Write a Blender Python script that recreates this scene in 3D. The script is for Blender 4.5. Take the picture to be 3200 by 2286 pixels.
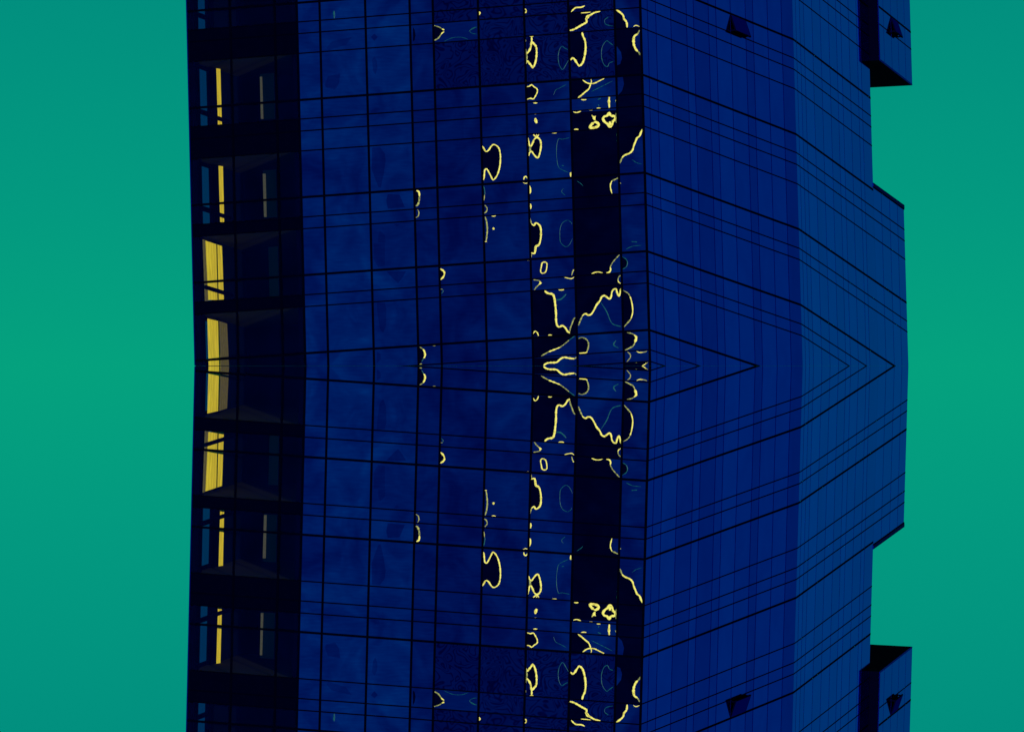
import bpy, bmesh, math, random
from mathutils import Vector as V
random.seed(7)
for o in list(bpy.data.objects): bpy.data.objects.remove(o)
SC = bpy.context.scene; COL = SC.collection
R_ = math.radians

# ------------------------------------------------------------------ camera / sky / sun
F = 42119.116                     # focal length in pixels of the 3200 px wide photograph
M = 0.0144                        # metres per pixel at the near corner of the tower
Z0 = F * M                        # distance camera -> near corner (about 606 m, a long lens)
cam = bpy.data.cameras.new('camera'); co = bpy.data.objects.new('camera', cam); COL.objects.link(co)
co.location = (0, -Z0, 0); co.rotation_euler = (R_(90), 0, 0)
cam.sensor_fit = 'HORIZONTAL'; cam.sensor_width = 36; cam.lens = 36 * F / 3200
cam.clip_start = 1; cam.clip_end = 5000
SC.camera = co

SUN = V((.34, -.93, .012)).normalized()
W = bpy.data.worlds.new('World'); SC.world = W; W.use_nodes = True
nt = W.node_tree; nt.nodes.clear(); N = nt.nodes.new; L = nt.links.new
tc = N('ShaderNodeTexCoord'); sep = N('ShaderNodeSeparateXYZ'); L(tc.outputs['Generated'], sep.inputs[0])
ab = N('ShaderNodeMath'); ab.operation = 'ABSOLUTE'; L(sep.outputs['Z'], ab.inputs[0])
lift = N('ShaderNodeMath'); lift.operation = 'ADD'; lift.inputs[1].default_value = .12; L(ab.outputs[0], lift.inputs[0])
cmb = N('ShaderNodeCombineXYZ'); L(sep.outputs['X'], cmb.inputs[0]); L(sep.outputs['Y'], cmb.inputs[1]); L(lift.outputs[0], cmb.inputs[2])
sky = N('ShaderNodeTexSky'); sky.sky_type = 'NISHITA'; sky.sun_disc = False
sky.sun_elevation = math.asin(SUN.z); sky.sun_rotation = math.atan2(SUN.x, SUN.y)
L(cmb.outputs[0], sky.inputs[0])
tint = N('ShaderNodeMix'); tint.data_type = 'RGBA'; tint.blend_type = 'MULTIPLY'; tint.inputs['Factor'].default_value = 1
L(sky.outputs[0], tint.inputs[6]); tint.inputs[7].default_value = (.0015, .10, .06, 1)
bg1 = N('ShaderNodeBackground'); bg1.inputs[1].default_value = .06; L(tint.outputs[2], bg1.inputs[0])
rp = N('ShaderNodeValToRGB'); L(ab.outputs[0], rp.inputs[0])
e = rp.color_ramp.elements
e[0].position = 0; e[0].color = (.0012, .352, .206, 1)
e[1].position = 1; e[1].color = (.0010, .215, .19, 1)
for p_, c_ in ((.012, (.0008, .312, .212, 1)), (.03, (.0003, .262, .208, 1)), (.2, (.0008, .24, .20, 1))):
    x = e.new(p_); x.color = c_
bg2 = N('ShaderNodeBackground'); L(rp.outputs[0], bg2.inputs[0]); bg2.inputs[1].default_value = 1
add = N('ShaderNodeAddShader'); L(bg1.outputs[0], add.inputs[0]); L(bg2.outputs[0], add.inputs[1])
out = N('ShaderNodeOutputWorld'); L(add.outputs[0], out.inputs[0])

sl = bpy.data.lights.new('sun', 'SUN'); sl.energy = 4.0; sl.angle = R_(.5); sl.color = (1, .93, .80)
so = bpy.data.objects.new('sun', sl); COL.objects.link(so); so.rotation_euler = SUN.to_track_quat('Z', 'Y').to_euler()
so.location = (60, -150, 40)
vs = SC.view_settings; vs.view_transform = 'Standard'; vs.look = 'None'; vs.exposure = 0; vs.gamma = 1
vs.use_curve_mapping = False

# ------------------------------------------------------------------ materials
def mat(name):
    m = bpy.data.materials.new(name); m.use_nodes = True
    t = m.node_tree; return m, t, t.nodes['Principled BSDF']
def plain(name, col, rough=.6, metal=0, spec=.3, edge=None):
    m, t, b = mat(name)
    b.inputs['Base Color'].default_value = (*col, 1); b.inputs['Roughness'].default_value = rough
    b.inputs['Metallic'].default_value = metal; b.inputs['Specular IOR Level'].default_value = spec
    if edge: b.inputs['Specular Tint'].default_value = (*edge, 1)
    n = t.nodes.new('ShaderNodeTexNoise'); n.inputs['Scale'].default_value = 3; n.inputs['Detail'].default_value = 5
    c = t.nodes.new('ShaderNodeTexCoord'); t.links.new(c.outputs['Object'], n.inputs['Vector'])
    mr = t.nodes.new('ShaderNodeMapRange'); mr.inputs[3].default_value = max(0, rough - .1); mr.inputs[4].default_value = min(1, rough + .1)
    t.links.new(n.outputs[0], mr.inputs[0]); t.links.new(mr.outputs[0], b.inputs['Roughness'])
    return m
def coated(name, base, edge, swirl=0, bump=.0, streak=.12):
    """mirror-coated blue glazing: metallic reflection, tone of each pane from its own property"""
    m, t, b = mat(name); Nn = t.nodes.new; Ll = t.links.new
    b.inputs['Metallic'].default_value = 1; b.inputs['Roughness'].default_value = .04
    b.inputs['Specular Tint'].default_value = (*edge, 1)
    at = Nn('ShaderNodeAttribute'); at.attribute_type = 'OBJECT'; at.attribute_name = 'tone'
    tc = Nn('ShaderNodeTexCoord')
    n1 = Nn('ShaderNodeTexNoise'); n1.inputs['Scale'].default_value = .55; n1.inputs['Detail'].default_value = 3; n1.inputs['Distortion'].default_value = .8
    Ll(tc.outputs['Object'], n1.inputs['Vector'])
    mp = Nn('ShaderNodeMapping'); mp.inputs['Scale'].default_value = (1.2, 1.2, 9); Ll(tc.outputs['Object'], mp.inputs[0])
    n2 = Nn('ShaderNodeTexNoise'); n2.inputs['Scale'].default_value = 1.3; n2.inputs['Detail'].default_value = 4; Ll(mp.outputs[0], n2.inputs['Vector'])
    r1 = Nn('ShaderNodeMapRange'); r1.inputs[1].default_value = .3; r1.inputs[2].default_value = .7; r1.inputs[3].default_value = 1 - streak; r1.inputs[4].default_value = 1 + streak
    Ll(n1.outputs[0], r1.inputs[0])
    r2 = Nn('ShaderNodeMapRange'); r2.inputs[1].default_value = .3; r2.inputs[2].default_value = .7; r2.inputs[3].default_value = 1 - streak * .3; r2.inputs[4].default_value = 1 + streak * .3
    Ll(n2.outputs[0], r2.inputs[0])
    a = Nn('ShaderNodeMath'); a.operation = 'MULTIPLY'; Ll(r1.outputs[0], a.inputs[0]); Ll(r2.outputs[0], a.inputs[1])
    f = Nn('ShaderNodeMath'); f.operation = 'MULTIPLY'; Ll(a.outputs[0], f.inputs[0]); Ll(at.outputs['Fac'], f.inputs[1])
    last = f
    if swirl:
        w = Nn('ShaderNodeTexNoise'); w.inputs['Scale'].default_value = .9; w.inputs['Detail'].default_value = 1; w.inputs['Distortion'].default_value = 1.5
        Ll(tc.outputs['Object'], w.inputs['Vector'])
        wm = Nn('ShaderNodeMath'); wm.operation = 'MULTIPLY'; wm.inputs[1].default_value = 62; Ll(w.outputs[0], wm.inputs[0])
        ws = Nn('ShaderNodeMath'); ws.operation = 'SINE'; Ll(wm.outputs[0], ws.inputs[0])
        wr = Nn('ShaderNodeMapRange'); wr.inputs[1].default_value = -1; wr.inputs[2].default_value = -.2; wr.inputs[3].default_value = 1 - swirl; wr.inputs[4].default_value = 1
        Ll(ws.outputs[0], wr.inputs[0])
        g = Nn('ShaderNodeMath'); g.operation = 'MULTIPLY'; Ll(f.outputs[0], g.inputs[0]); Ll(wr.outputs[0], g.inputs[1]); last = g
    p = Nn('ShaderNodeMath'); p.operation = 'POWER'; p.inputs[1].default_value = 2.2; Ll(last.outputs[0], p.inputs[0])
    cg = Nn('ShaderNodeMath'); cg.operation = 'MULTIPLY'; cg.inputs[1].default_value = base[1]; Ll(p.outputs[0], cg.inputs[0])
    cb = Nn('ShaderNodeMath'); cb.operation = 'MULTIPLY'; cb.inputs[1].default_value = base[2]; Ll(last.outputs[0], cb.inputs[0])
    cc = Nn('ShaderNodeCombineColor'); cc.inputs[0].default_value = base[0]; Ll(cg.outputs[0], cc.inputs[1]); Ll(cb.outputs[0], cc.inputs[2])
    Ll(cc.outputs[0], b.inputs['Base Color'])
    return m
def seethru(name, col, gloss=.03):
    m = bpy.data.materials.new(name); m.use_nodes = True; t = m.node_tree; t.nodes.clear()
    tr = t.nodes.new('ShaderNodeBsdfTransparent'); tr.inputs[0].default_value = (*col, 1)
    gl = t.nodes.new('ShaderNodeBsdfGlossy'); gl.inputs['Roughness'].default_value = .03; gl.inputs[0].default_value = (.02, .05, 1, 1)
    n = t.nodes.new('ShaderNodeTexNoise'); n.inputs['Scale'].default_value = .8
    c = t.nodes.new('ShaderNodeTexCoord'); t.links.new(c.outputs['Object'], n.inputs[0])
    mr = t.nodes.new('ShaderNodeMapRange'); mr.inputs[3].default_value = gloss * .5; mr.inputs[4].default_value = gloss * 1.5; t.links.new(n.outputs[0], mr.inputs[0])
    mx = t.nodes.new('ShaderNodeMixShader'); t.links.new(mr.outputs[0], mx.inputs[0]); t.links.new(tr.outputs[0], mx.inputs[1]); t.links.new(gl.outputs[0], mx.inputs[2])
    o = t.nodes.new('ShaderNodeOutputMaterial'); t.links.new(mx.outputs[0], o.inputs[0]); return m
def noisy(name, c0, c1, scale, rough=.5, lo=.35, hi=.65, stretch=(1, 1, 1), spec=.3):
    m, t, b = mat(name)
    tc = t.nodes.new('ShaderNodeTexCoord'); mp = t.nodes.new('ShaderNodeMapping'); mp.inputs['Scale'].default_value = stretch
    t.links.new(tc.outputs['Object'], mp.inputs[0])
    n = t.nodes.new('ShaderNodeTexNoise'); n.inputs['Scale'].default_value = scale; n.inputs['Detail'].default_value = 4; t.links.new(mp.outputs[0], n.inputs['Vector'])
    r = t.nodes.new('ShaderNodeValToRGB'); r.color_ramp.elements[0].position = lo; r.color_ramp.elements[1].position = hi
    r.color_ramp.elements[0].color = (*c0, 1); r.color_ramp.elements[1].color = (*c1, 1)
    t.links.new(n.outputs[0], r.inputs[0]); t.links.new(r.outputs[0], b.inputs['Base Color'])
    b.inputs['Roughness'].default_value = rough; b.inputs['Specular IOR Level'].default_value = spec
    return m

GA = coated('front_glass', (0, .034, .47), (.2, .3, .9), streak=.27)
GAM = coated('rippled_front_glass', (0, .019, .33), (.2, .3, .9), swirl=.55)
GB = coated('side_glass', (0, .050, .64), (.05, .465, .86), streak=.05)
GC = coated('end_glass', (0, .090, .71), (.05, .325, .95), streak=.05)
GDK = coated('dark_reflection_glass', (0, .0018, .055), (.05, .06, .3), streak=.25)  # dark reflections put into the glass colour
GWIN = seethru('clear_window_glass', (.95, .95, .97))
GSIDE = seethru('blue_window_glass', (.03, .30, .60), .0)
BLK = plain('black_frame', (.001, .001, .012), .5, metal=1, edge=(.01, .01, .03))
NAV = plain('navy_joint', (0, .008, .27), .3, metal=1, edge=(.05, .25, .46))
DKW = plain('dark_wall', (.0006, .0006, .008), .6, metal=1, edge=(.01, .01, .03))
SPD = plain('dark_spandrel', (.0006, .0012, .022), .4, metal=1, edge=(.01, .01, .03))
ROOM = plain('room_wall', (.0005, .0018, .0075), .8, spec=0)
SHEET = plain('dark_sheet', (.0002, .0003, .010), .7, spec=0)
BPAN = plain('back_panel', (.02, .11, .20), .8, spec=0)
CEIL = plain('room_ceiling', (.020, .022, .015), .8, spec=0)
TRIM = plain('blue_trim', (0, .01, .42), .3, metal=1, edge=(.02, .12, .5))
COPE = plain('coping_metal', (.0, .01, .16), .4, metal=1, edge=(.02, .10, .28))
GOLD = noisy('pale_gold_glint', (.55, .40, .06), (.98, .78, .19), 9, .45, .28, .5)  # stands for bright reflections in the wavy front glass
DIMG = noisy('bronze_glint', (.12, .13, .06), (.50, .44, .13), 14, .5)  # dimmer stretches of the same reflections
TEAL = noisy('teal_reflection', (.0, .035, .10), (.005, .09, .10), 8, .5)  # faintest reflections, drawn in teal
BLIND = noisy('yellow_blind', (.60, .48, .03), (.98, .76, .045), 1.6, .8, .3, .62, (9, 9, .3), 0)
BROWN = noisy('brown_blind', (.06, .052, .025), (.19, .16, .05), 7, .8, .3, .7, (14, 14, .3), .05)
GREY = noisy('glowing_grey_strip', (.45, .36, .24), (.9, .7, .45), 6, .8, .3, .7, (9, 9, 2), .05)

_b = GREY.node_tree.nodes['Principled BSDF']; _b.inputs['Emission Color'].default_value = (1, .85, .52, 1); _b.inputs['Emission Strength'].default_value = .055  # added glow: brightens the back-wall strips that sunlight misses

# ------------------------------------------------------------------ the tower's own frame (fitted to the photograph)
TH, RO = R_(6.692905), R_(1.492686)
AA, BB, CC = R_(19.470085), R_(71.216048), R_(78.904558)
def rot(v):
    c, s = math.cos(RO), math.sin(RO); r, u, f = v
    r, u = c * r - s * u, s * r + c * u
    return V((r, f, u))                             # camera (right, up, forward) -> world (x, y, z)
RR = rot((1, 0, 0)); UU = rot((0, math.cos(TH), math.sin(TH))); FF = rot((0, -math.sin(TH), math.cos(TH)))
P0 = V(((2031.14059 - 1600) * M, 0, 0))             # foot of the near corner on the seam plane
WA, WB, WC1, WC2 = 21.8666, 22.78095, 21.30249, 30.17725
H = [17.695, 16.815, 16.280, 15.370, 13.230, 12.356, 11.803, 10.892, 8.767, 7.861, 7.326, 5.203, 4.304, 3.763, 1.633, .740, .216, -1.91]
THICK = {0, 4, 8, 11, 14, 17}
UPPER = [(19.82, 0), (20.72, 0), (21.26, 0), (22.15, 1), (24.28, 0), (25.18, 0), (25.72, 0)]
LINES = [(h, 1) if i in THICK else (h, 0) for i, h in enumerate(H)] + UPPER
LINES.sort()                                         # every horizontal joint: height, heavy?
HTOP = 26.6
EPS = .0001                                           # the two halves meet in a hairline seam at world z = 0

class Face:
    def __init__(s, o, d, n): s.o, s.d, s.n = o, d, n
    def P(s, a, h, off=0): return s.o + s.d * a + UU * h + s.n * off
    def uv(s, u, v, off=0):                          # photograph pixel -> position (along, height) on this face
        c = V((0, -Z0, 0)); r = V(((u - 1600) / F, 1, (1143 - v) / F))
        t = (s.o + s.n * off - c).dot(s.n) / r.dot(s.n)
        q = c + r * t - s.o; return q.dot(s.d), q.dot(UU)
    def z(s, a, h, off=0): return s.P(a, h, off).z
def plan(ang): return RR * math.cos(ang) + FF * math.sin(ang)
dA = -(RR * math.cos(AA)) + FF * math.sin(AA); nA = -(RR * math.sin(AA)) - FF * math.cos(AA)
dB = plan(BB); nB = RR * math.sin(BB) - FF * math.cos(BB)
dC = plan(CC); nC = RR * math.sin(CC) - FF * math.cos(CC)
FA = Face(P0, dA, nA); FB = Face(P0, dB, nB); FC = Face(P0 + dB * WB, dC, nC)
FD = Face(P0 + dA * WA, dB, -nB)                     # the hidden left side, seen from inside through the corner rooms

# ------------------------------------------------------------------ builders
ROOTLOC = V((0, 20, -27))
tower = bpy.data.objects.new('glass_tower', None); COL.objects.link(tower); tower.location = ROOTLOC
tower['label'] = 'dark blue glass tower mirrored about a horizontal seam, against the teal sky'
tower['category'] = 'building'
UPPERHALF = []                                       # everything built above the seam, copied below it at the end
def link(name, me, m, parent, tone=None, label=None, kind=None):
    if m: me.materials.append(m)
    o = bpy.data.objects.new(name, me); COL.objects.link(o)
    o.parent = parent
    if parent is tower: o.location = -ROOTLOC
    if tone is not None: o['tone'] = float(tone)
    if label: o['label'] = label
    if kind: o['kind'] = kind
    UPPERHALF.append(o); return o
def clip(poly, face, off=0):
    out = []; n = len(poly)
    for i in range(n):
        a, b = poly[i], poly[(i + 1) % n]; za, zb = face.z(*a, off) - EPS, face.z(*b, off) - EPS
        if za >= 0: out.append(a)
        if (za >= 0) != (zb >= 0):
            t = za / (za - zb); out.append((a[0] + (b[0] - a[0]) * t, a[1] + (b[1] - a[1]) * t))
    return out
def slab(face, poly, front, back, clipit=True):
    """flat polygon on a face, thickened from offset front to offset back"""
    if clipit: poly = clip(poly, face, min(front, back, key=lambda q: face.n.z * q))
    if len(poly) < 3: return None
    area = sum(poly[i][0] * poly[(i + 1) % len(poly)][1] - poly[(i + 1) % len(poly)][0] * poly[i][1] for i in range(len(poly))) / 2
    if abs(area) < 2e-4: return None
    bm = bmesh.new()
    f1 = [bm.verts.new(face.P(a, h, front)) for a, h in poly]; f2 = [bm.verts.new(face.P(a, h, back)) for a, h in poly]
    bm.faces.new(f1); bm.faces.new(f2[::-1]); n = len(poly)
    for i in range(n): bm.faces.new((f1[i], f2[i], f2[(i + 1) % n], f1[(i + 1) % n]))
    bmesh.ops.recalc_face_normals(bm, faces=bm.faces)
    if n > 4: bmesh.ops.triangulate(bm, faces=[f for f in bm.faces if len(f.verts) > 4])
    me = bpy.data.meshes.new('slab'); bm.to_mesh(me); bm.free(); return me
def rect(a0, a1, h0, h1): return [(a0, h0), (a1, h0), (a1, h1), (a0, h1)]
def prism(pts, h0, h1):
    """upright prism over a footprint of world points at height 0; the bottom stops at the seam plane"""
    bm = bmesh.new(); lo = []; hi = []
    for p in pts:
        hb = (EPS - p.z) / UU.z; hb = hb if h0 is None else max(h0, hb)
        if hb >= h1 - .01: hb = h1 - .01
        lo.append(bm.verts.new(p + UU * hb)); hi.append(bm.verts.new(p + UU * h1))
    bm.faces.new(hi); bm.faces.new(lo[::-1]); n = len(pts)
    for i in range(n): bm.faces.new((lo[i], lo[(i + 1) % n], hi[(i + 1) % n], hi[i]))
    bmesh.ops.recalc_face_normals(bm, faces=bm.faces)
    me = bpy.data.meshes.new('prism'); bm.to_mesh(me); bm.free(); return me

# ------------------------------------------------------------------ body of the tower
TOPL = FC.uv(2728, 571)[1]                           # roof of the lower tier
g = .07
def inn(p, *ns):
    for n in ns: p = p - n * g
    return p
sA = 5.02                                            # width of the corner rooms along the front
cornerA = inn(P0, nA, nB); bc = inn(FC.o, nB * .5, nC * .5)
pm = inn(P0 + dA * (WA - sA), nA)
back = FF * 34
core_hi = [pm, cornerA, bc, inn(FC.P(WC1, 0), nC) , pm + FF * 38 + RR * 9, pm + FF * 30]
link('tower_core', prism(core_hi, None, HTOP), DKW, tower)
core_lo = [inn(FC.P(WC1 - .3, 0), nC), inn(FC.P(WC2, 0), nC), inn(FC.P(WC2, 0), nC) - RR * 6, inn(FC.P(WC1 - .3, 0), nC) - RR * 5]
link('lower_tier_core', prism(core_lo, None, TOPL - .05), DKW, tower)

# ------------------------------------------------------------------ curtain walls: joints, bars, panes
def curtain(name, face, cols, m, tones, lines, a_lo, a_hi, vw, vm, proud, thick=.1, thin=.052, skip=None, special=None, htop=HTOP, hlow=None, narrow=.0, pn=None):
    """cols: joints between a_lo and a_hi; one object for every pane, mullion and transom"""
    back = slab(face, rect(a_lo + .004, a_hi - .004, -3, htop - .01), -.034, -.066)
    wall = link('curtain_wall', back, DKW, tower)
    xs = [a_lo] + cols + [a_hi]
    hs = [(-3, 0)] + [l for l in lines if l[0] < htop - .05] + [(htop, 0)]
    for ci in range(len(xs) - 1):
        for ri in range(len(hs) - 1):
            r = (xs[ci] + .008, xs[ci + 1] - .008, hs[ri][0] + .008, hs[ri + 1][0] - .008)
            mm, nm = m, None
            if special:
                q = special(ci, ri, r, hs)
                if q == 'none': continue
                if q: mm, nm = q
            tall = hs[ri + 1][0] - hs[ri][0] > 1.2
            me = slab(face, rect(*r), 0, -.03)
            if not me: continue
            nm = nm or ('glass_pane' if tall else 'spandrel_panel')
            if narrow and xs[ci + 1] - xs[ci] < narrow and not (special and mm is not m): nm = 'narrow_' + nm.split('_')[1]
            link(nm, me, mm, wall, tones[ci] * (random.uniform(.92, 1.08) if face is FA else random.uniform(.965, 1.035)))
    for x in cols:
        me = slab(face, rect(x - vw / 2, x + vw / 2, -3, htop), proud, -.02)
        if me: link('mullion', me, vm, wall)
    for h, t in lines:
        if h > htop - .05: continue
        w = thick if t else thin
        me = slab(face, rect(a_lo, a_hi, h - w / 2, h + w / 2), proud + .004, -.018)
        if me: link('transom', me, BLK, wall)
    return wall
def joints(face, us, v=1080): return sorted(face.uv(u, v)[0] for u in us)

# front (left in the photograph)
colA = joints(FA, [743.5, 882.7, 953, 1024.5, 1167.5, 1306.7, 1379.3, 1521, 1665, 1803.6, 1948.7])
tonA = [.90, .96, .92, .90, .82, .90, 1.10, 1.08, 1.02, 1, 1, 1]     # counted from the near corner
VISION = [(1.633, 3.763), (.740, 1.633), (5.203, 7.326), (4.304, 5.203), (8.767, 10.892), (7.861, 8.767), (13.23, 15.37), (12.356, 13.23), (17.695, 19.82), (16.815, 17.695)]
def specA(ci, ri, r, hs):
    lo, hi = hs[ri][0], hs[ri + 1][0]
    if ci >= 9:                                      # the three columns of the corner rooms
        for a, b in VISION:
            if abs(a - lo) < .02 and abs(b - hi) < .02: return GWIN, 'window_pane'
        return SPD, 'dark_panel'
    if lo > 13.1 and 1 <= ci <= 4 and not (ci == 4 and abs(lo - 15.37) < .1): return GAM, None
    return None
wallA = curtain('front', FA, colA, GA, tonA, LINES, 0, WA, .1, BLK, .02, special=specA)
# the backing must not close the corner rooms: shorten it
me = slab(FA, rect(.004, WA - sA - .05, -3, HTOP - .01), -.034, -.066); me.materials.append(DKW); wallA.data = me

# side (right of the near corner)
colB = joints(FB, [2051.4, 2077.3, 2124, 2173.3, 2195.5, 2242.3, 2265.7, 2311.3, 2358, 2381.5, 2427, 2470.8])
tonB = [1.02, 1.04, 1.13, .95, 1.08, .91, 1.02, 1.13, 1.07, .93, 1.08, 1.08, .86]
winB = FB.uv(1980 + 1320 / 4.06, 340 / 4.06)
def in_cell(r, p): return r[0] < p[0] < r[1] and r[2] < p[1] < r[3]
CELL = {}
def specB(ci, ri, r, hs):
    if in_cell(r, winB): CELL['b'] = r; return 'none'
curtain('side', FB, colB, GB, tonB, LINES, 0, WB, .075, NAV, .004, special=specB, narrow=1.3)

# far end face, tall tier and lower tier
uC = [2516, 2528, 2540.7, 2566.6, 2592.4, 2618.3, 2641.7, 2656.5, 2681, 2705.7, 2716.8]
colC = joints(FC, uC)
tonC = [1.07, 1.10, 1, 1.07, .96, 1.04, .95, 1.06, .99, .95, 1.0, .89]
curtain('end', FC, colC, GC, tonC, LINES, 0, WC1, .075, NAV, .004, narrow=.95)
colC2 = joints(FC, [2767.3, 2793, 2816.6])
lowlines = [l for l in LINES if l[0] < TOPL - .3 and abs(l[0] - 13.23) > .05]
curtain('tier', FC, colC2, GC, [1, .96, 1.02, .95], lowlines, WC1, WC2, .075, NAV, .004, htop=TOPL - .18)
link('coping', slab(FC, rect(WC1 - .01, WC2 + .05, TOPL - .18, TOPL), .03, -.9), COPE, tower)
link('coping_drip', slab(FC, rect(WC1 - .01, WC2 + .03, TOPL - .235, TOPL - .185), .022, -.3), BLK, tower)
link('corner_post', slab(FA, rect(-.05, .05, -1, HTOP), .022, -.05), BLK, tower)
link('corner_trim', slab(FA, rect(WA, WA + .055, -1, HTOP), .015, -.2), TRIM, tower)
link('parapet', prism([inn(P0 + dA * WA, nA), cornerA, bc, inn(FC.P(WC1, 0), nC), pm + FF * 38 + RR * 9, pm + FF * 30 - RR * 4], HTOP, HTOP + .6), DKW, tower)

# ------------------------------------------------------------------ projecting bay on the end face
E_ = .51
s1 = FC.uv(2717.5, 190)[0]
FO = Face(FC.o + nC * E_, dC, nC)
s2 = FO.uv(2851, 267)[0]; hb = FO.uv(2752, 187)[1] - .05
p1 = FC.P(s1, 0, -.03); p2 = FC.P(s1, 0, E_ - .04); p3 = FC.P(s2, 0, E_ - .04); p4 = FC.P(s2, 0, -1.6); p5 = FC.P(WC1 + .01, 0, -1.6); p6 = FC.P(WC1 + .01, 0, -.03)
bay = link('projecting_bay', prism([p1, p2, p3, p4, p5, p6], hb, HTOP - .5), DKW, tower)
bl = []
for v, t in ((25, 1), (78, 0)): bl.append((FO.uv(2751, v)[1], t))
hk = [h for h, _ in bl]
baylines = sorted([(h, t) for h, t in LINES if h > max(hk) + .5] + bl)
bc_ = joints(FO, [2763.6, 2787, 2808, 2829], 172)
winO = FO.uv(2420 + 1530 / 4.06, 330 / 4.06)
hs_ = [(hb + .06, 0)] + baylines + [(HTOP - .5, 0)]
xs_ = [s1] + bc_ + [s2]
for ci in range(len(xs_) - 1):
    for ri in range(len(hs_) - 1):
        r = (xs_[ci] + .008, xs_[ci + 1] - .008, hs_[ri][0] + .008, hs_[ri + 1][0] - .008)
        if in_cell(r, winO): CELL['o'] = r; continue
        me = slab(FO, rect(*r), 0, -.03)
        if me: link('glass_pane', me, GC, bay, random.uniform(.80, .88))
for x in bc_: link('mullion', slab(FO, rect(x - .025, x + .025, hb, HTOP - .5), .004, -.02), NAV, bay)
for h, t in baylines:
    w = .1 if t else .052
    link('transom', slab(FO, rect(s1, s2, h - w / 2, h + w / 2), .008, -.02), BLK, bay)
link('edge_trim', slab(FO, rect(s1, s2, hb, hb + .055), .006, -.03), TRIM, bay)
link('edge_trim', slab(FO, rect(s1 - .03, s1 + .05, hb, HTOP - .5), .009, -.03), NAV, bay)

# ------------------------------------------------------------------ awning windows standing open
def awning(face, r, ang, parent):
    a0, a1, h0, h1 = r; ln = h1 - h0
    wdw = link('awning_window', slab(face, rect(a0 + .02, a1 - .02, h0 + .02, h1), -.025, -.031), DKW, parent)
    ca, sa = math.cos(ang), math.sin(ang)
    def Q(a, l, t): return face.P(a, h1 - l * ca - t * sa, .01 + l * sa - t * ca)   # l down the leaf, t through it
    def leaf(x0, x1, l0, l1, t0, t1, nm, m):
        bm = bmesh.new(); vs = [bm.verts.new(Q(x, l, t)) for x in (x0, x1) for l in (l0, l1) for t in (t0, t1)]
        for f in ((0, 1, 3, 2), (4, 6, 7, 5), (0, 4, 5, 1), (2, 3, 7, 6), (0, 2, 6, 4), (1, 5, 7, 3)): bm.faces.new([vs[i] for i in f])
        bmesh.ops.recalc_face_normals(bm, faces=bm.faces)
        me = bpy.data.meshes.new('leaf'); bm.to_mesh(me); bm.free(); link(nm, me, m, wdw, .75)
    leaf(a0 + .03, a1 - .03, .04, ln - .05, 0, .02, 'glass_pane', GLEAF)
    leaf(a0, a0 + .03, 0, ln, -.006, .05, 'frame_bar', BLK); leaf(a1 - .03, a1, 0, ln, -.006, .05, 'frame_bar', BLK)
    leaf(a0 + .03, a1 - .03, 0, .04, -.006, .05, 'frame_bar', BLK); leaf(a0 + .03, a1 - .03, ln - .05, ln, -.006, .06, 'frame_bar', BLK)
    for x in (a0 + .01, a1 - .03):                   # stay arms
        bm = bmesh.new()
        q = [face.P(x, h0 + .05, 0), face.P(x, h0 + .12, 0), Q(x, ln - .12, .05), Q(x, ln - .05, .05)]
        v1 = [bm.verts.new(p) for p in q]; v2 = [bm.verts.new(p + face.d * .02) for p in q]
        bm.faces.new(v1); bm.faces.new(v2[::-1])
        for i in range(4): bm.faces.new((v1[i], v2[i], v2[(i + 1) % 4], v1[(i + 1) % 4]))
        me = bpy.data.meshes.new('arm'); bm.to_mesh(me); bm.free(); link('stay_arm', me, BLK, wdw)
GLEAF = plain('leaf_panel', (0, .0012, .062), .5, spec=0)
if 'b' in CELL: awning(FB, CELL['b'], R_(17), tower)
if 'o' in CELL: awning(FO, CELL['o'], R_(17), tower)

# ------------------------------------------------------------------ corner rooms behind the left columns
DEPTH = 6.5
rz = [FA.P(WA - .02, 0, -.07), FA.P(WA - sA, 0, -.07), FA.P(WA - sA, 0, -DEPTH), FA.P(WA - .02, 0, -DEPTH)]
SL = [(19.82, 21.26), (15.37, 16.815), (10.892, 12.356), (7.326, 7.861), (3.763, 4.304), (24.3, HTOP)]
for h0, h1 in SL:
    link('floor_slab', prism(rz, h0 + .03, h1 - .03), CEIL if h0 in (15.37, 10.892, 7.326, 3.763, 19.82) else DKW, tower)
link('room_wall', slab(FA, rect(WA - sA - .2, WA + 1.2, -1, HTOP), -DEPTH, -DEPTH - .2), ROOM, tower)
link('room_wall', prism([FA.P(WA - sA, 0, -.07), FA.P(WA - sA - .02, 0, -.07), FA.P(WA - sA - .02, 0, -DEPTH), FA.P(WA - sA, 0, -DEPTH)], None, HTOP), ROOM, tower)
link('added_dark_sheet', slab(FA, rect(WA - sA, colA[8] - .02, -1, HTOP), -.35, -.4), SHEET, tower)  # dark sheet added to keep the third room column dark
for u0, u1, u2, v0, v1 in ((735, 812, 859, 206, 372), (738, 821, 866, 508, 678), (742, 838, 872, 757, 930)):
    a0, h1 = FA.uv(u0, v0, -5.6); a1 = FA.uv(u1, v0, -5.6)[0]; a2, h0 = FA.uv(u2, v1, -5.6)
    link('back_panel', slab(FA, rect(a2, a1, h0, h1 - .1), -5.6, -5.65), BPAN, tower)
dlt = FD.uv(664, 904, -.5)[1] - 5.203
for h in (13.23, 8.767, 5.203):
    link('inner_rail', slab(FD, rect(.12, 3.75, h + dlt - .085, h + dlt + .085), -.5, -.56), DKW, tower)
sideD = link('side_wall', slab(FD, rect(2.85, DEPTH / .93, -3, HTOP), -.03, -.2), ROOM, tower)
link('corner_column', slab(FD, rect(.05, .62, -3, HTOP), -.05, -.3), DKW, sideD)
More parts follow.
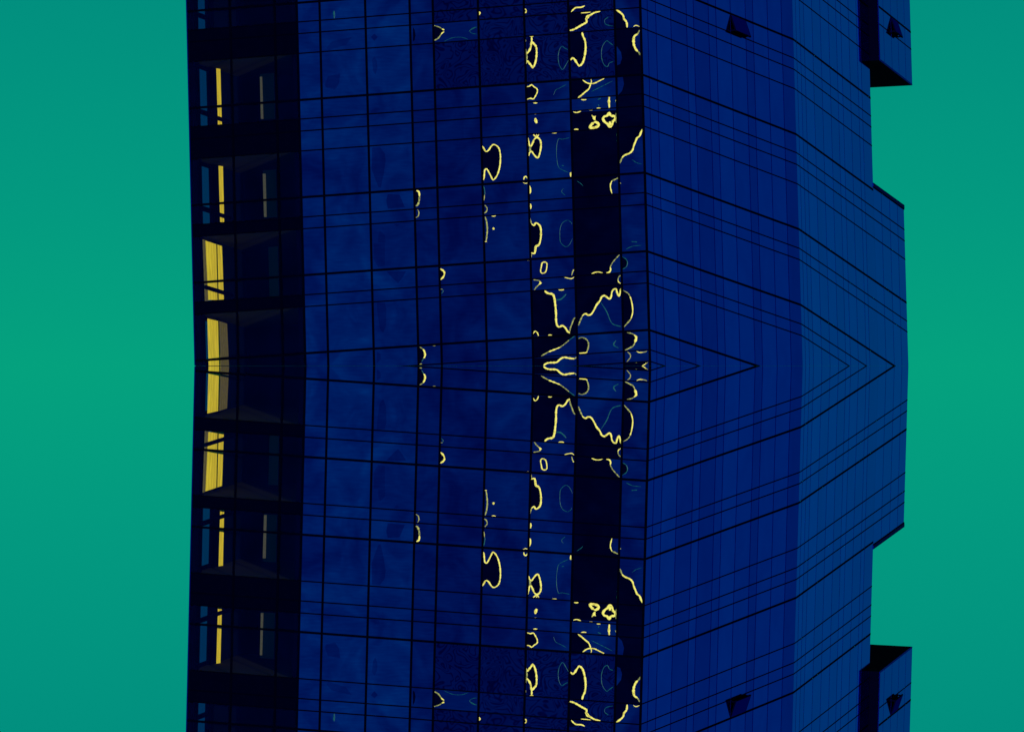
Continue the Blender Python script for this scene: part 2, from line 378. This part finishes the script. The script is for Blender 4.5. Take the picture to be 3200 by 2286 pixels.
link('window_post', slab(FD, rect(2.25, 2.85, -3, HTOP), -.03, -.25), DKW, sideD)
for h0, h1 in SL: link('dark_panel', slab(FD, rect(.05, 2.85, h0, h1), 0, -.05), SPD, sideD)
for a, b in VISION:
    me = slab(FD, rect(.62, 2.25, a + .02, b - .02), -.01, -.035)
    if me: link('window_pane', me, GSIDE, sideD)
for h, t in LINES:
    if t:
        me = slab(FD, rect(.05, 2.85, h - .10, h + .10), .0, -.12)
        if me: link('transom', me, BLK, sideD)
for h in (15.37, 10.892, 7.326, 3.763):               # head beam over each side window
    link('head_beam', slab(FD, rect(.05, 4.6, h - .17, h), -.04, -.16), BLK, sideD)

# ------------------------------------------------------------------ reflections in the front panes, modelled as dark slabs and pale-gold ribbons
K = 600 / 2274
OR = {1: (1450, 0, K), 2: (1450, 380, K), 3: (1450, 760, K), 4: (1000, 0, 1 / 4.06), 5: (1000, 380, 1 / 4.06), 6: (1000, 760, 1 / 4.06)}
def conv(c, pts):
    ox, oy, k = OR[c]; return [FA.uv(ox + x * k, min(oy + y * k, 1142.7)) for x, y in pts]
DARK_REFL = [
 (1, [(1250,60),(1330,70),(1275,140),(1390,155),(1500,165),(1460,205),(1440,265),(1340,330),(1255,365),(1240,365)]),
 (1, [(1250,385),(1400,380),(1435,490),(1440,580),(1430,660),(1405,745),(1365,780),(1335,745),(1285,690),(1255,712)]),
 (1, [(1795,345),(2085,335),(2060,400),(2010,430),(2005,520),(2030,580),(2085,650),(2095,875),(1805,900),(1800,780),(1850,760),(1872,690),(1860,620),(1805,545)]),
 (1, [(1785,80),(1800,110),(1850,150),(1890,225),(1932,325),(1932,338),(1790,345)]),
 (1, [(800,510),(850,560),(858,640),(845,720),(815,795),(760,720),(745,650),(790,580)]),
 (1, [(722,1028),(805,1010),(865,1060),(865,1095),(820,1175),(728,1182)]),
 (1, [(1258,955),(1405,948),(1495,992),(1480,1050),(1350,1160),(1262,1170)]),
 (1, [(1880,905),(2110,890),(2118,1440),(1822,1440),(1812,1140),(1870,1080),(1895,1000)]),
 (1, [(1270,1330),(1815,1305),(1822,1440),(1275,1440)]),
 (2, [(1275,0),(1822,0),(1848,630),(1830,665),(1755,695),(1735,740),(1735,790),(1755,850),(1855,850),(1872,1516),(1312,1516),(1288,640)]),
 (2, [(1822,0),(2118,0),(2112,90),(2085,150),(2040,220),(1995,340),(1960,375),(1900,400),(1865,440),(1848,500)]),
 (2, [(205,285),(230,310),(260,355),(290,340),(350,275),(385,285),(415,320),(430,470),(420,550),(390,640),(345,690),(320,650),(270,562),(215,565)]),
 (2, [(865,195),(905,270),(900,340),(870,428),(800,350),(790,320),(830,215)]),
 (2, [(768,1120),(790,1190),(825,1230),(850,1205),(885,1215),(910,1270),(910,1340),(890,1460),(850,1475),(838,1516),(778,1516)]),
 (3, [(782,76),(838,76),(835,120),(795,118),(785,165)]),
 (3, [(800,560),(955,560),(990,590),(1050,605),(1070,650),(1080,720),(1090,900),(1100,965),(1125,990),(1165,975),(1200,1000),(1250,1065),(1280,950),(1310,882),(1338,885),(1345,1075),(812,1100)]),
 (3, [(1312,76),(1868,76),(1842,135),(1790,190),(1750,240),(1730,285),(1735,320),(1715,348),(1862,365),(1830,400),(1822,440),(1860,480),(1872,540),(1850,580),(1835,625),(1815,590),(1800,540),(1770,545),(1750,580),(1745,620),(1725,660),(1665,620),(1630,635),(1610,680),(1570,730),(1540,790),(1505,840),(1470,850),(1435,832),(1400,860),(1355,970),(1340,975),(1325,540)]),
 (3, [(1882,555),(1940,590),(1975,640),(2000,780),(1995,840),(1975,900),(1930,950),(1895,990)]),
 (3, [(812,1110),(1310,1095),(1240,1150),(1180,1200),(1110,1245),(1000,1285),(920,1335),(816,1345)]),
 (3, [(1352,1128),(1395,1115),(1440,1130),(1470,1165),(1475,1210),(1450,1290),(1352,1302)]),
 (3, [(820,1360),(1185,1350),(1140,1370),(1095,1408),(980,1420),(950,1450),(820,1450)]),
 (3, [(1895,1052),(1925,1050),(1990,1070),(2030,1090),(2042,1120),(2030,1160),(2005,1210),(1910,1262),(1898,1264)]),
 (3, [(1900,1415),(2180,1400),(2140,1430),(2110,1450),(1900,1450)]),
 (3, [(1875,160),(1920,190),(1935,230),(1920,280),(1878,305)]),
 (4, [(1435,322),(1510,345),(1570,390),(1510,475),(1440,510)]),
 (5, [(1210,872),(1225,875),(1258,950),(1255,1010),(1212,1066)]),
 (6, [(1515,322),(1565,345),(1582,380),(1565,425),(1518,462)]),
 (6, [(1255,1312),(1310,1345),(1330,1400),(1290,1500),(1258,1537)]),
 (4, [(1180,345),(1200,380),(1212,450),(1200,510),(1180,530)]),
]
for c, pts in DARK_REFL:
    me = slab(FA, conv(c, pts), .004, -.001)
    if me: link('dark_reflection', me, GDK, wallA, random.uniform(.85, 1.15))  # dark reflections laid over the panes as thin slabs
GSH = coated('soft_reflection_glass', (0, .026, .41), (.2, .3, .9), streak=.25)  # soft dark reflections painted as a darker pane tone
SOFT_REFL = [
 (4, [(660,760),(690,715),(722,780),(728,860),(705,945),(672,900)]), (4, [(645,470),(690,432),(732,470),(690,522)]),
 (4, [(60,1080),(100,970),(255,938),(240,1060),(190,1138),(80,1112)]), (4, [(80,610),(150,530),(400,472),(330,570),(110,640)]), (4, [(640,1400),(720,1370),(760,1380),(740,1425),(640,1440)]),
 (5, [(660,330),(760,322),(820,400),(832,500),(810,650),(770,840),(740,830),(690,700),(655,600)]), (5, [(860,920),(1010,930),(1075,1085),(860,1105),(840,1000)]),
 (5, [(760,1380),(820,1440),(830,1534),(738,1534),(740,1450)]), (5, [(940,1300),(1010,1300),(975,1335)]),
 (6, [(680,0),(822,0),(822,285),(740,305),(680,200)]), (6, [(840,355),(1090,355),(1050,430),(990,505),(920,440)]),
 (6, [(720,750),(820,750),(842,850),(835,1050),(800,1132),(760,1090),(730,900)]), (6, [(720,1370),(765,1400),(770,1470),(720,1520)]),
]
for c, pts in SOFT_REFL:
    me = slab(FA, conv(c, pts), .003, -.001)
    if me: link('dark_reflection', me, GSH, wallA, random.uniform(.9, 1.0))
G, D_, T = GOLD, DIMG, TEAL
REFL_LINES = [  # bright reflections in the panes, shaped as raised ribbons
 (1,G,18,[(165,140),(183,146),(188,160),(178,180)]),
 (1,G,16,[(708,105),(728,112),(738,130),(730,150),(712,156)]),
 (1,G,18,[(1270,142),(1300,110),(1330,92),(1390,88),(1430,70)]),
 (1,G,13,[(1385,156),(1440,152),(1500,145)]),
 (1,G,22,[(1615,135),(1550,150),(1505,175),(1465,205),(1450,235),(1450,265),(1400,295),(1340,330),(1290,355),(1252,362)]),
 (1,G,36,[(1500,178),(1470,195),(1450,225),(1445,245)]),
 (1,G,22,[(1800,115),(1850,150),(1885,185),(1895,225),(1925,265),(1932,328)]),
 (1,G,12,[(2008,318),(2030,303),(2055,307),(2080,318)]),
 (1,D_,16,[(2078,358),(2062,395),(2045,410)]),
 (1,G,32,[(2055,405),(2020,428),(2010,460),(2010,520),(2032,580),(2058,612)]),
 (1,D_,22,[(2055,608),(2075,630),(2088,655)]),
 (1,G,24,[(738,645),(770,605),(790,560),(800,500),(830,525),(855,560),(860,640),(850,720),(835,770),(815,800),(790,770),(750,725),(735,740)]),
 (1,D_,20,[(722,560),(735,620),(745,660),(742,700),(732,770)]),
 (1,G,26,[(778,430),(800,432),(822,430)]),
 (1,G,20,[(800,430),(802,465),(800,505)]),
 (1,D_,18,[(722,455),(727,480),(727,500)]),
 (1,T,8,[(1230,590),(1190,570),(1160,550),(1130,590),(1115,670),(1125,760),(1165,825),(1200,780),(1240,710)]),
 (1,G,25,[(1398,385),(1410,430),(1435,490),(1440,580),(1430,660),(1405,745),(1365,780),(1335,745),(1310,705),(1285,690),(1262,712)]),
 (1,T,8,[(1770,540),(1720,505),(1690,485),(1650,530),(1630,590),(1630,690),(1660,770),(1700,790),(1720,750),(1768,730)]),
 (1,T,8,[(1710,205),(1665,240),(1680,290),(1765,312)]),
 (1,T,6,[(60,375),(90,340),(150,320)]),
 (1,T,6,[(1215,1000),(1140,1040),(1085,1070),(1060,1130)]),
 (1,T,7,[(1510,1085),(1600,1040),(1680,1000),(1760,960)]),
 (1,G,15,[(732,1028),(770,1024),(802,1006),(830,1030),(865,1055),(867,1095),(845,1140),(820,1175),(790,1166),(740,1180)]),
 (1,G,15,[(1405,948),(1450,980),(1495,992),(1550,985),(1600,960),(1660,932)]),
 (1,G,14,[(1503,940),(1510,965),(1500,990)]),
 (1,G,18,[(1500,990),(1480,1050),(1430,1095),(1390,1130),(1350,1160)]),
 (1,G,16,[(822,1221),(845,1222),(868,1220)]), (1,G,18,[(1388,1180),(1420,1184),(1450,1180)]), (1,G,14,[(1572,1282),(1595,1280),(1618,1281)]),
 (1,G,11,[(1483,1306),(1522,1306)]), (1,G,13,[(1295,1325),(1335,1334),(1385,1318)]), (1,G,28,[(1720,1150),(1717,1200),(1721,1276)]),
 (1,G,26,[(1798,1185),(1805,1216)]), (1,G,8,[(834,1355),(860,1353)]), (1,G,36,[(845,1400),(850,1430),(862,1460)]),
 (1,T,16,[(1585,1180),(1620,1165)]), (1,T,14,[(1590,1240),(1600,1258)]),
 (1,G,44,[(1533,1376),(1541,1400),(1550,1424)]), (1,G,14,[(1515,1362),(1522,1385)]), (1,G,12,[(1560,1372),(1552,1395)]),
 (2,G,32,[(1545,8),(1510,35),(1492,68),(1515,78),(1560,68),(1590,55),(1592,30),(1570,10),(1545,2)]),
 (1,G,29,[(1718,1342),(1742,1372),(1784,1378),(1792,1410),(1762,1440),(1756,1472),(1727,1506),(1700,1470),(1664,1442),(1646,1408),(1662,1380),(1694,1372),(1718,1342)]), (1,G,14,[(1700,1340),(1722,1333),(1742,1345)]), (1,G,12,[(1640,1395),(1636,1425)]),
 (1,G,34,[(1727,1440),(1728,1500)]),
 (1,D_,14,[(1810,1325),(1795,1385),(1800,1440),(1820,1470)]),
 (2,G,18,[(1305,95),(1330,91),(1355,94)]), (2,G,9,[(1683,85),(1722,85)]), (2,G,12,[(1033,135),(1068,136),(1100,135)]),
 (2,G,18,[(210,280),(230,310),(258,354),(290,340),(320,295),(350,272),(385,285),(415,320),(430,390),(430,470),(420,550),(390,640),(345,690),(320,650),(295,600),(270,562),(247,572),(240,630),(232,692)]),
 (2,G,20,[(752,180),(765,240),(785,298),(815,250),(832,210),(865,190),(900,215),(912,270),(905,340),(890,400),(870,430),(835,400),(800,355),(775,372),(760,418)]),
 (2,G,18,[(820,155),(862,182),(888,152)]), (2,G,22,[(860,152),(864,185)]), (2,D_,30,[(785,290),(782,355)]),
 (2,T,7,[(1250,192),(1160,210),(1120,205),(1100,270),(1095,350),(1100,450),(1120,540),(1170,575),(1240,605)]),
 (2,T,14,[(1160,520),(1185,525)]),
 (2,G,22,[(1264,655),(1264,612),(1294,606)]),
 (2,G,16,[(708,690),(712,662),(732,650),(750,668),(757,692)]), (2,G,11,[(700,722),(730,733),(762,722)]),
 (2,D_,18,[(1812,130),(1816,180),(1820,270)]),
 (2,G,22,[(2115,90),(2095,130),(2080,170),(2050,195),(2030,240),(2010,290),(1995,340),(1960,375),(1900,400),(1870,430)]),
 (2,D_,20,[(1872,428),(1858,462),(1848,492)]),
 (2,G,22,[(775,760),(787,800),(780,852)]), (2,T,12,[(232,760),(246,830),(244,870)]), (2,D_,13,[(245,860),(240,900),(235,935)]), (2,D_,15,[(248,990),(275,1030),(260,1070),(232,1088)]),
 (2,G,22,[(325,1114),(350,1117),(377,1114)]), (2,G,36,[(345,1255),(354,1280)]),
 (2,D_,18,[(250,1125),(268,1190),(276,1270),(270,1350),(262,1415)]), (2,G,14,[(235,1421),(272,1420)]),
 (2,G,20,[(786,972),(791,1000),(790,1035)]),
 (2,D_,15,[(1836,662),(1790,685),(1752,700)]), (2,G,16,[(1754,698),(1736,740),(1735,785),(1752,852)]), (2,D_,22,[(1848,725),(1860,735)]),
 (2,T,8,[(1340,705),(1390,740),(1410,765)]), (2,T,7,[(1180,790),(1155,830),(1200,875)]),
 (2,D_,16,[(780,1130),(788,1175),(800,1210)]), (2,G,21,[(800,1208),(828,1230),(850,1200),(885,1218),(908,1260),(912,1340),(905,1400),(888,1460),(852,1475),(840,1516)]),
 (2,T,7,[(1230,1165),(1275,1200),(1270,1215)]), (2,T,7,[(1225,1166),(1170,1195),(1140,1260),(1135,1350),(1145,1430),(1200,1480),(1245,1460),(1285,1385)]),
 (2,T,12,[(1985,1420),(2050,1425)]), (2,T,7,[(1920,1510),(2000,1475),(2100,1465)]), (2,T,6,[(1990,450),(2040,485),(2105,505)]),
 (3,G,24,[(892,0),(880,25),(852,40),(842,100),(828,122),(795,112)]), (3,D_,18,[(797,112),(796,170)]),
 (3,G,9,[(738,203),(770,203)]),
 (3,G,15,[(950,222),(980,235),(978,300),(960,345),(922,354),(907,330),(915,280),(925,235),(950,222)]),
 (3,D_,14,[(822,432),(880,440),(900,455)]), (3,G,24,[(895,450),(908,470),(885,490)]), (3,D_,16,[(888,490),(855,520),(833,552)]),
 (3,D_,15,[(1275,380),(1285,340),(1298,322)]), (3,G,18,[(1290,325),(1305,318),(1318,350)]), (3,G,11,[(1185,400),(1225,412),(1275,418),(1305,398)]),
 (3,G,13,[(1512,360),(1550,345),(1595,340),(1642,350)]),
 (3,D_,13,[(1842,135),(1790,190),(1752,240),(1732,282)]), (3,G,20,[(1732,280),(1736,320),(1715,345),(1688,348)]), (3,T,11,[(1875,160),(1920,190),(1936,230),(1920,280),(1882,304)]),
 (3,D_,14,[(1866,370),(1832,400),(1822,440)]), (3,G,16,[(1822,435),(1832,460),(1858,477)]),
 (3,G,25,[(955,562),(990,590),(1050,605),(1070,650),(1080,720),(1090,830),(1090,900),(1100,965),(1125,990),(1165,975),(1200,1000),(1225,1040),(1252,1064)]), (3,G,34,[(1225,1040),(1252,1058)]),
 (3,D_,16,[(1255,1040),(1258,1005),(1280,950),(1295,905),(1310,884),(1332,885)]),
 (3,G,20,[(1118,547),(1150,552),(1185,547)]), (3,G,7,[(1280,533),(1310,532)]),
 (3,D_,18,[(1355,972),(1375,920),(1400,862)]),
 (3,G,22,[(1400,860),(1435,832),(1470,850),(1505,840),(1540,790),(1570,730),(1610,680),(1630,635),(1665,620),(1695,640),(1725,660),(1745,620),(1750,580),(1770,548),(1800,540),(1815,590),(1835,625),(1850,580),(1860,540),(1878,540)]),
 (3,D_,12,[(1880,555),(1940,590),(1970,632)]), (3,G,15,[(1965,625),(1985,690),(1998,780),(1993,840),(1975,900)]), (3,D_,16,[(1976,898),(1930,950),(1898,988)]),
 (3,G,16,[(815,1080),(835,1045),(855,1040)]), (3,G,16,[(850,1038),(872,1065),(882,1097)]), (3,G,18,[(998,1088),(1020,1085),(1042,1089)]),
 (3,T,14,[(1310,1098),(1240,1150)]), (3,D_,15,[(1245,1146),(1180,1200),(1130,1235)]), (3,G,17,[(1140,1230),(1070,1258),(1000,1285)]), (3,D_,15,[(1002,1284),(960,1308),(915,1334)]),
 (3,D_,16,[(1358,1126),(1395,1115),(1440,1130),(1470,1165),(1475,1210),(1465,1260),(1448,1290)]), (3,G,17,[(1460,1280),(1440,1296),(1365,1300)]),
 (3,D_,13,[(1922,1050),(1990,1070),(2020,1085)]), (3,G,30,[(2015,1085),(2040,1110),(2032,1150),(2020,1180)]), (3,D_,17,[(2025,1170),(2005,1212),(1960,1240),(1908,1264)]),
 (3,D_,12,[(1935,1285),(1965,1310),(1972,1345),(1948,1380),(1928,1402)]), (3,G,14,[(2045,1278),(2075,1292),(2120,1290)]), (3,D_,12,[(2118,1290),(2150,1284),(2168,1275)]),
 (3,D_,16,[(1350,1330),(1325,1355),(1305,1368)]), (3,G,23,[(1308,1366),(1250,1360),(1185,1350),(1140,1370),(1095,1408),(1020,1412),(980,1420),(950,1440),(950,1450)]),
 (3,G,15,[(2108,1451),(2140,1434),(2158,1415)]), (3,D_,10,[(2145,1432),(2178,1408)]), (3,D_,8,[(2020,1412),(2050,1412)]),
 (3,T,12,[(1620,700),(1690,810),(1730,910),(1770,960),(1860,985)]), (3,T,16,[(1090,670),(1150,660),(1210,600)]), (3,T,14,[(1800,1150),(1770,1200),(1830,1240)]),
 (4,D_,14,[(1435,322),(1510,345),(1550,370)]), (4,G,20,[(1545,368),(1570,380),(1575,385)]), (4,G,22,[(1575,405),(1550,420),(1535,440)]), (4,D_,18,[(1540,432),(1510,475),(1465,508),(1438,511)]),
 (4,T,7,[(1578,525),(1680,482),(1790,475),(1880,500)]), (4,T,7,[(1990,435),(1930,425),(1900,390),(1990,345)]), (4,T,26,[(178,140),(180,235)]),
 (5,G,24,[(1225,875),(1255,892),(1262,950)]), (5,D_,24,[(1262,945),(1256,1010),(1235,1062),(1212,1066)]), (5,D_,14,[(1238,1115),(1255,1150),(1245,1200),(1213,1219)]),
 (6,G,22,[(1520,322),(1560,345),(1580,380),(1565,425),(1528,462)]), (6,D_,15,[(1530,582),(1555,582)]), (6,T,16,[(1555,585),(1562,610),(1540,638)]),
 (6,D_,18,[(1265,1313),(1310,1345)]), (6,G,24,[(1308,1342),(1328,1380),(1332,1430),(1315,1455)]), (6,T,14,[(1318,1450),(1290,1500)]), (6,D_,16,[(1295,1528),(1258,1533)]), (6,D_,9,[(1430,1300),(1470,1300)]),
]
def ribbon(c, width, pts):
    P = [V((x, y)) for x, y in pts]; k = OR[c][2]; closed = (P[0] - P[-1]).length < 1
    n = len(P); out = []
    def g(i): return P[i % (n - 1)] if closed else P[max(0, min(n - 1, i))]
    for i in range(n - 1):
        a, b, c2, d = g(i - 1), P[i], P[i + 1], g(i + 2)
        m = max(2, min(6, int((c2 - b).length / 12)))
        for j in range(m):
            t = j / m
            out.append(.5 * ((2 * b) + (c2 - a) * t + (2 * a - 5 * b + 4 * c2 - d) * t * t + (3 * b - a - 3 * c2 + d) * t ** 3))
    out.append(P[-1])
    bm = bmesh.new(); rows = []; w = width; q = len(out)
    for i, p in enumerate(out):
        tg = (out[min(i + 1, q - 1)] - out[max(i - 1, 0)])
        if closed and i in (0, q - 1): tg = out[1] - out[-2]
        tg = tg.normalized() if tg.length > 1e-6 else V((1, 0)); nr = V((-tg.y, tg.x))
        end = 1 if closed else min(1, .45 + .3 * min(i, q - 1 - i))
        ww = w * end * (1 if closed and i in (0, q - 1) else random.uniform(.66, 1.14)) * .5
        row = []
        for f, off in ((-1, .005), (-.55, .011), (.55, .011), (1, .005)):
            x, y = p + nr * ww * f
            ox, oy, kk = OR[c]; a, h = FA.uv(ox + x * kk, min(oy + y * kk, 1142.7))
            row.append(bm.verts.new(FA.P(a, h, off)))
        rows.append(row)
    for r0, r1 in zip(rows, rows[1:]):
        for j in range(3): bm.faces.new((r0[j], r0[j + 1], r1[j + 1], r1[j]))
    bmesh.ops.recalc_face_normals(bm, faces=bm.faces)
    for f in bm.faces:
        if f.normal.dot(FA.n) < 0: f.normal_flip()
        f.smooth = True
    me = bpy.data.meshes.new('ribbon'); bm.to_mesh(me); bm.free(); return me
for c, m, w, pts in REFL_LINES:
    nm = {G: 'gold_reflection', D_: 'bronze_reflection', T: 'teal_reflection'}[m]
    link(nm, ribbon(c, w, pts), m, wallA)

# ------------------------------------------------------------------ copy every part of the upper half below the seam
twin = {}
for o in list(UPPERHALF):
    c = o.copy(); COL.objects.link(c); twin[o] = c
    if o.parent is tower: c.scale = (1, 1, -1); c.location = -ROOTLOC
    else: c.parent = twin[o.parent]

# ------------------------------------------------------------------ blinds and glowing strips hanging in the corner rooms (things of their own)
def blind(name, face, quad, off, m, label, cat, group, folds=5, amp=.006, mirror_label=None):
    """quad: photograph points top-left, top-right, bottom-right, bottom-left on a plane inside the room"""
    tl, tr, br, bl_ = [face.uv(u, min(v, 1142.6), off) for u, v in quad]
    bm = bmesh.new(); n = folds * 4; rows = []
    for j in range(n + 1):
        t = j / n; w = amp * math.sin(t * folds * 2 * math.pi)
        a0 = tl[0] + (tr[0] - tl[0]) * t; h1 = tl[1] + (tr[1] - tl[1]) * t; h0 = bl_[1] + (br[1] - bl_[1]) * t
        a1 = bl_[0] + (br[0] - bl_[0]) * t
        rows.append([bm.verts.new(face.P(a, h, o_)) for a, h, o_ in ((a1, h0, off + w), (a0, h1, off + w), (a1, h0, off + w - .012), (a0, h1, off + w - .012))])
    for r0, r1 in zip(rows, rows[1:]):
        bm.faces.new((r0[0], r0[1], r1[1], r1[0])); bm.faces.new((r0[2], r1[2], r1[3], r0[3]))
        bm.faces.new((r0[1], r0[3], r1[3], r1[1])); bm.faces.new((r0[0], r1[0], r1[2], r0[2]))
    for r in (rows[0], rows[-1]): bm.faces.new((r[0], r[2], r[3], r[1]))
    bmesh.ops.recalc_face_normals(bm, faces=bm.faces)
    ctr = sum((v.co for v in bm.verts), V()) / len(bm.verts)
    for v in bm.verts: v.co -= ctr
    me = bpy.data.meshes.new(name); bm.to_mesh(me); bm.free(); me.materials.append(m)
    o = bpy.data.objects.new(name, me); COL.objects.link(o); o.location = ctr
    o['label'] = label; o['category'] = cat; o['group'] = group
    c = o.copy(); COL.objects.link(c); c.scale = (1, 1, -1); c.location = (ctr.x, ctr.y, -ctr.z); c['label'] = mirror_label
IN = -.42
GB_ = 'bright yellow blinds in the corner rooms'; GN = 'narrow yellow blinds in the corner rooms'; GS = 'pale strips on the back walls of the corner rooms'; GK = 'brown curtains beside the wide yellow blinds'
blind('window_blind', FD, [(642, 752), (693, 769), (699, 937), (651, 937)], IN, BLIND,
      'broad yellow blind spanning two window rows, second blind above the seam', 'blind', GB_, 6, mirror_label='broad yellow blind spanning two window rows, second blind below the seam')
blind('window_blind', FD, [(648, 995), (683, 1003), (688, 1142), (652, 1142)], IN, BLIND,
      'brightest yellow blind with brown curtain on its right, just above the seam', 'blind', GB_, 4, mirror_label='brightest yellow blind with brown curtain on its right, just below the seam')
blind('curtain', FD, [(633, 748), (641, 750.5), (650, 940), (640, 940)], IN, BROWN,
      'thin brown curtain on the left of the broad yellow blind above the seam', 'curtain', GK, 2, mirror_label='thin brown curtain on the left of the broad yellow blind below the seam')
blind('curtain', FD, [(684.5, 1003), (709, 1011), (715, 1142), (689.5, 1142)], IN, BROWN,
      'wide brown curtain right of the brightest blind, just above the seam', 'curtain', GK, 4, mirror_label='wide brown curtain right of the brightest blind, just below the seam')
blind('window_blind', FD, [(676, 214), (688, 216), (693, 391), (681, 391)], IN, BLIND,
      'narrow upright yellow blind in the topmost lit corner window', 'blind', GN, 2, .01, mirror_label='narrow upright yellow blind in the lowest lit corner window')
blind('window_blind', FD, [(683, 518), (696, 520), (700, 694), (688, 694)], IN, BLIND,
      'narrow upright yellow blind in the corner window next above the broad blinds', 'blind', GN, 2, .01, mirror_label='narrow upright yellow blind in the corner window next below the broad blinds')
FR = Face(P0 - nA * 5.5, dA, nA)
blind('wall_strip', FR, [(812, 240), (819, 240), (823, 372), (815, 372)], 0, GREY,
      'dimly glowing grey strip in the dark room right of the topmost narrow yellow blind', 'wall strip', GS, 1, .004, mirror_label='dimly glowing grey strip in the dark room right of the lowest narrow yellow blind')
blind('wall_strip', FR, [(821, 543), (830, 543), (833, 678), (825, 678)], 0, GREY,
      'dimly glowing upright strip in the dark room right of the second narrow yellow blind from the top', 'wall strip', GS, 1, .004, mirror_label='dimly glowing upright strip in the dark room right of the second narrow yellow blind from the bottom')
SC.render.film_transparent = False
SC.cycles.sample_clamp_direct = 2; SC.cycles.sample_clamp_indirect = 1; SC.cycles.max_bounces = 8; SC.cycles.transparent_max_bounces = 16
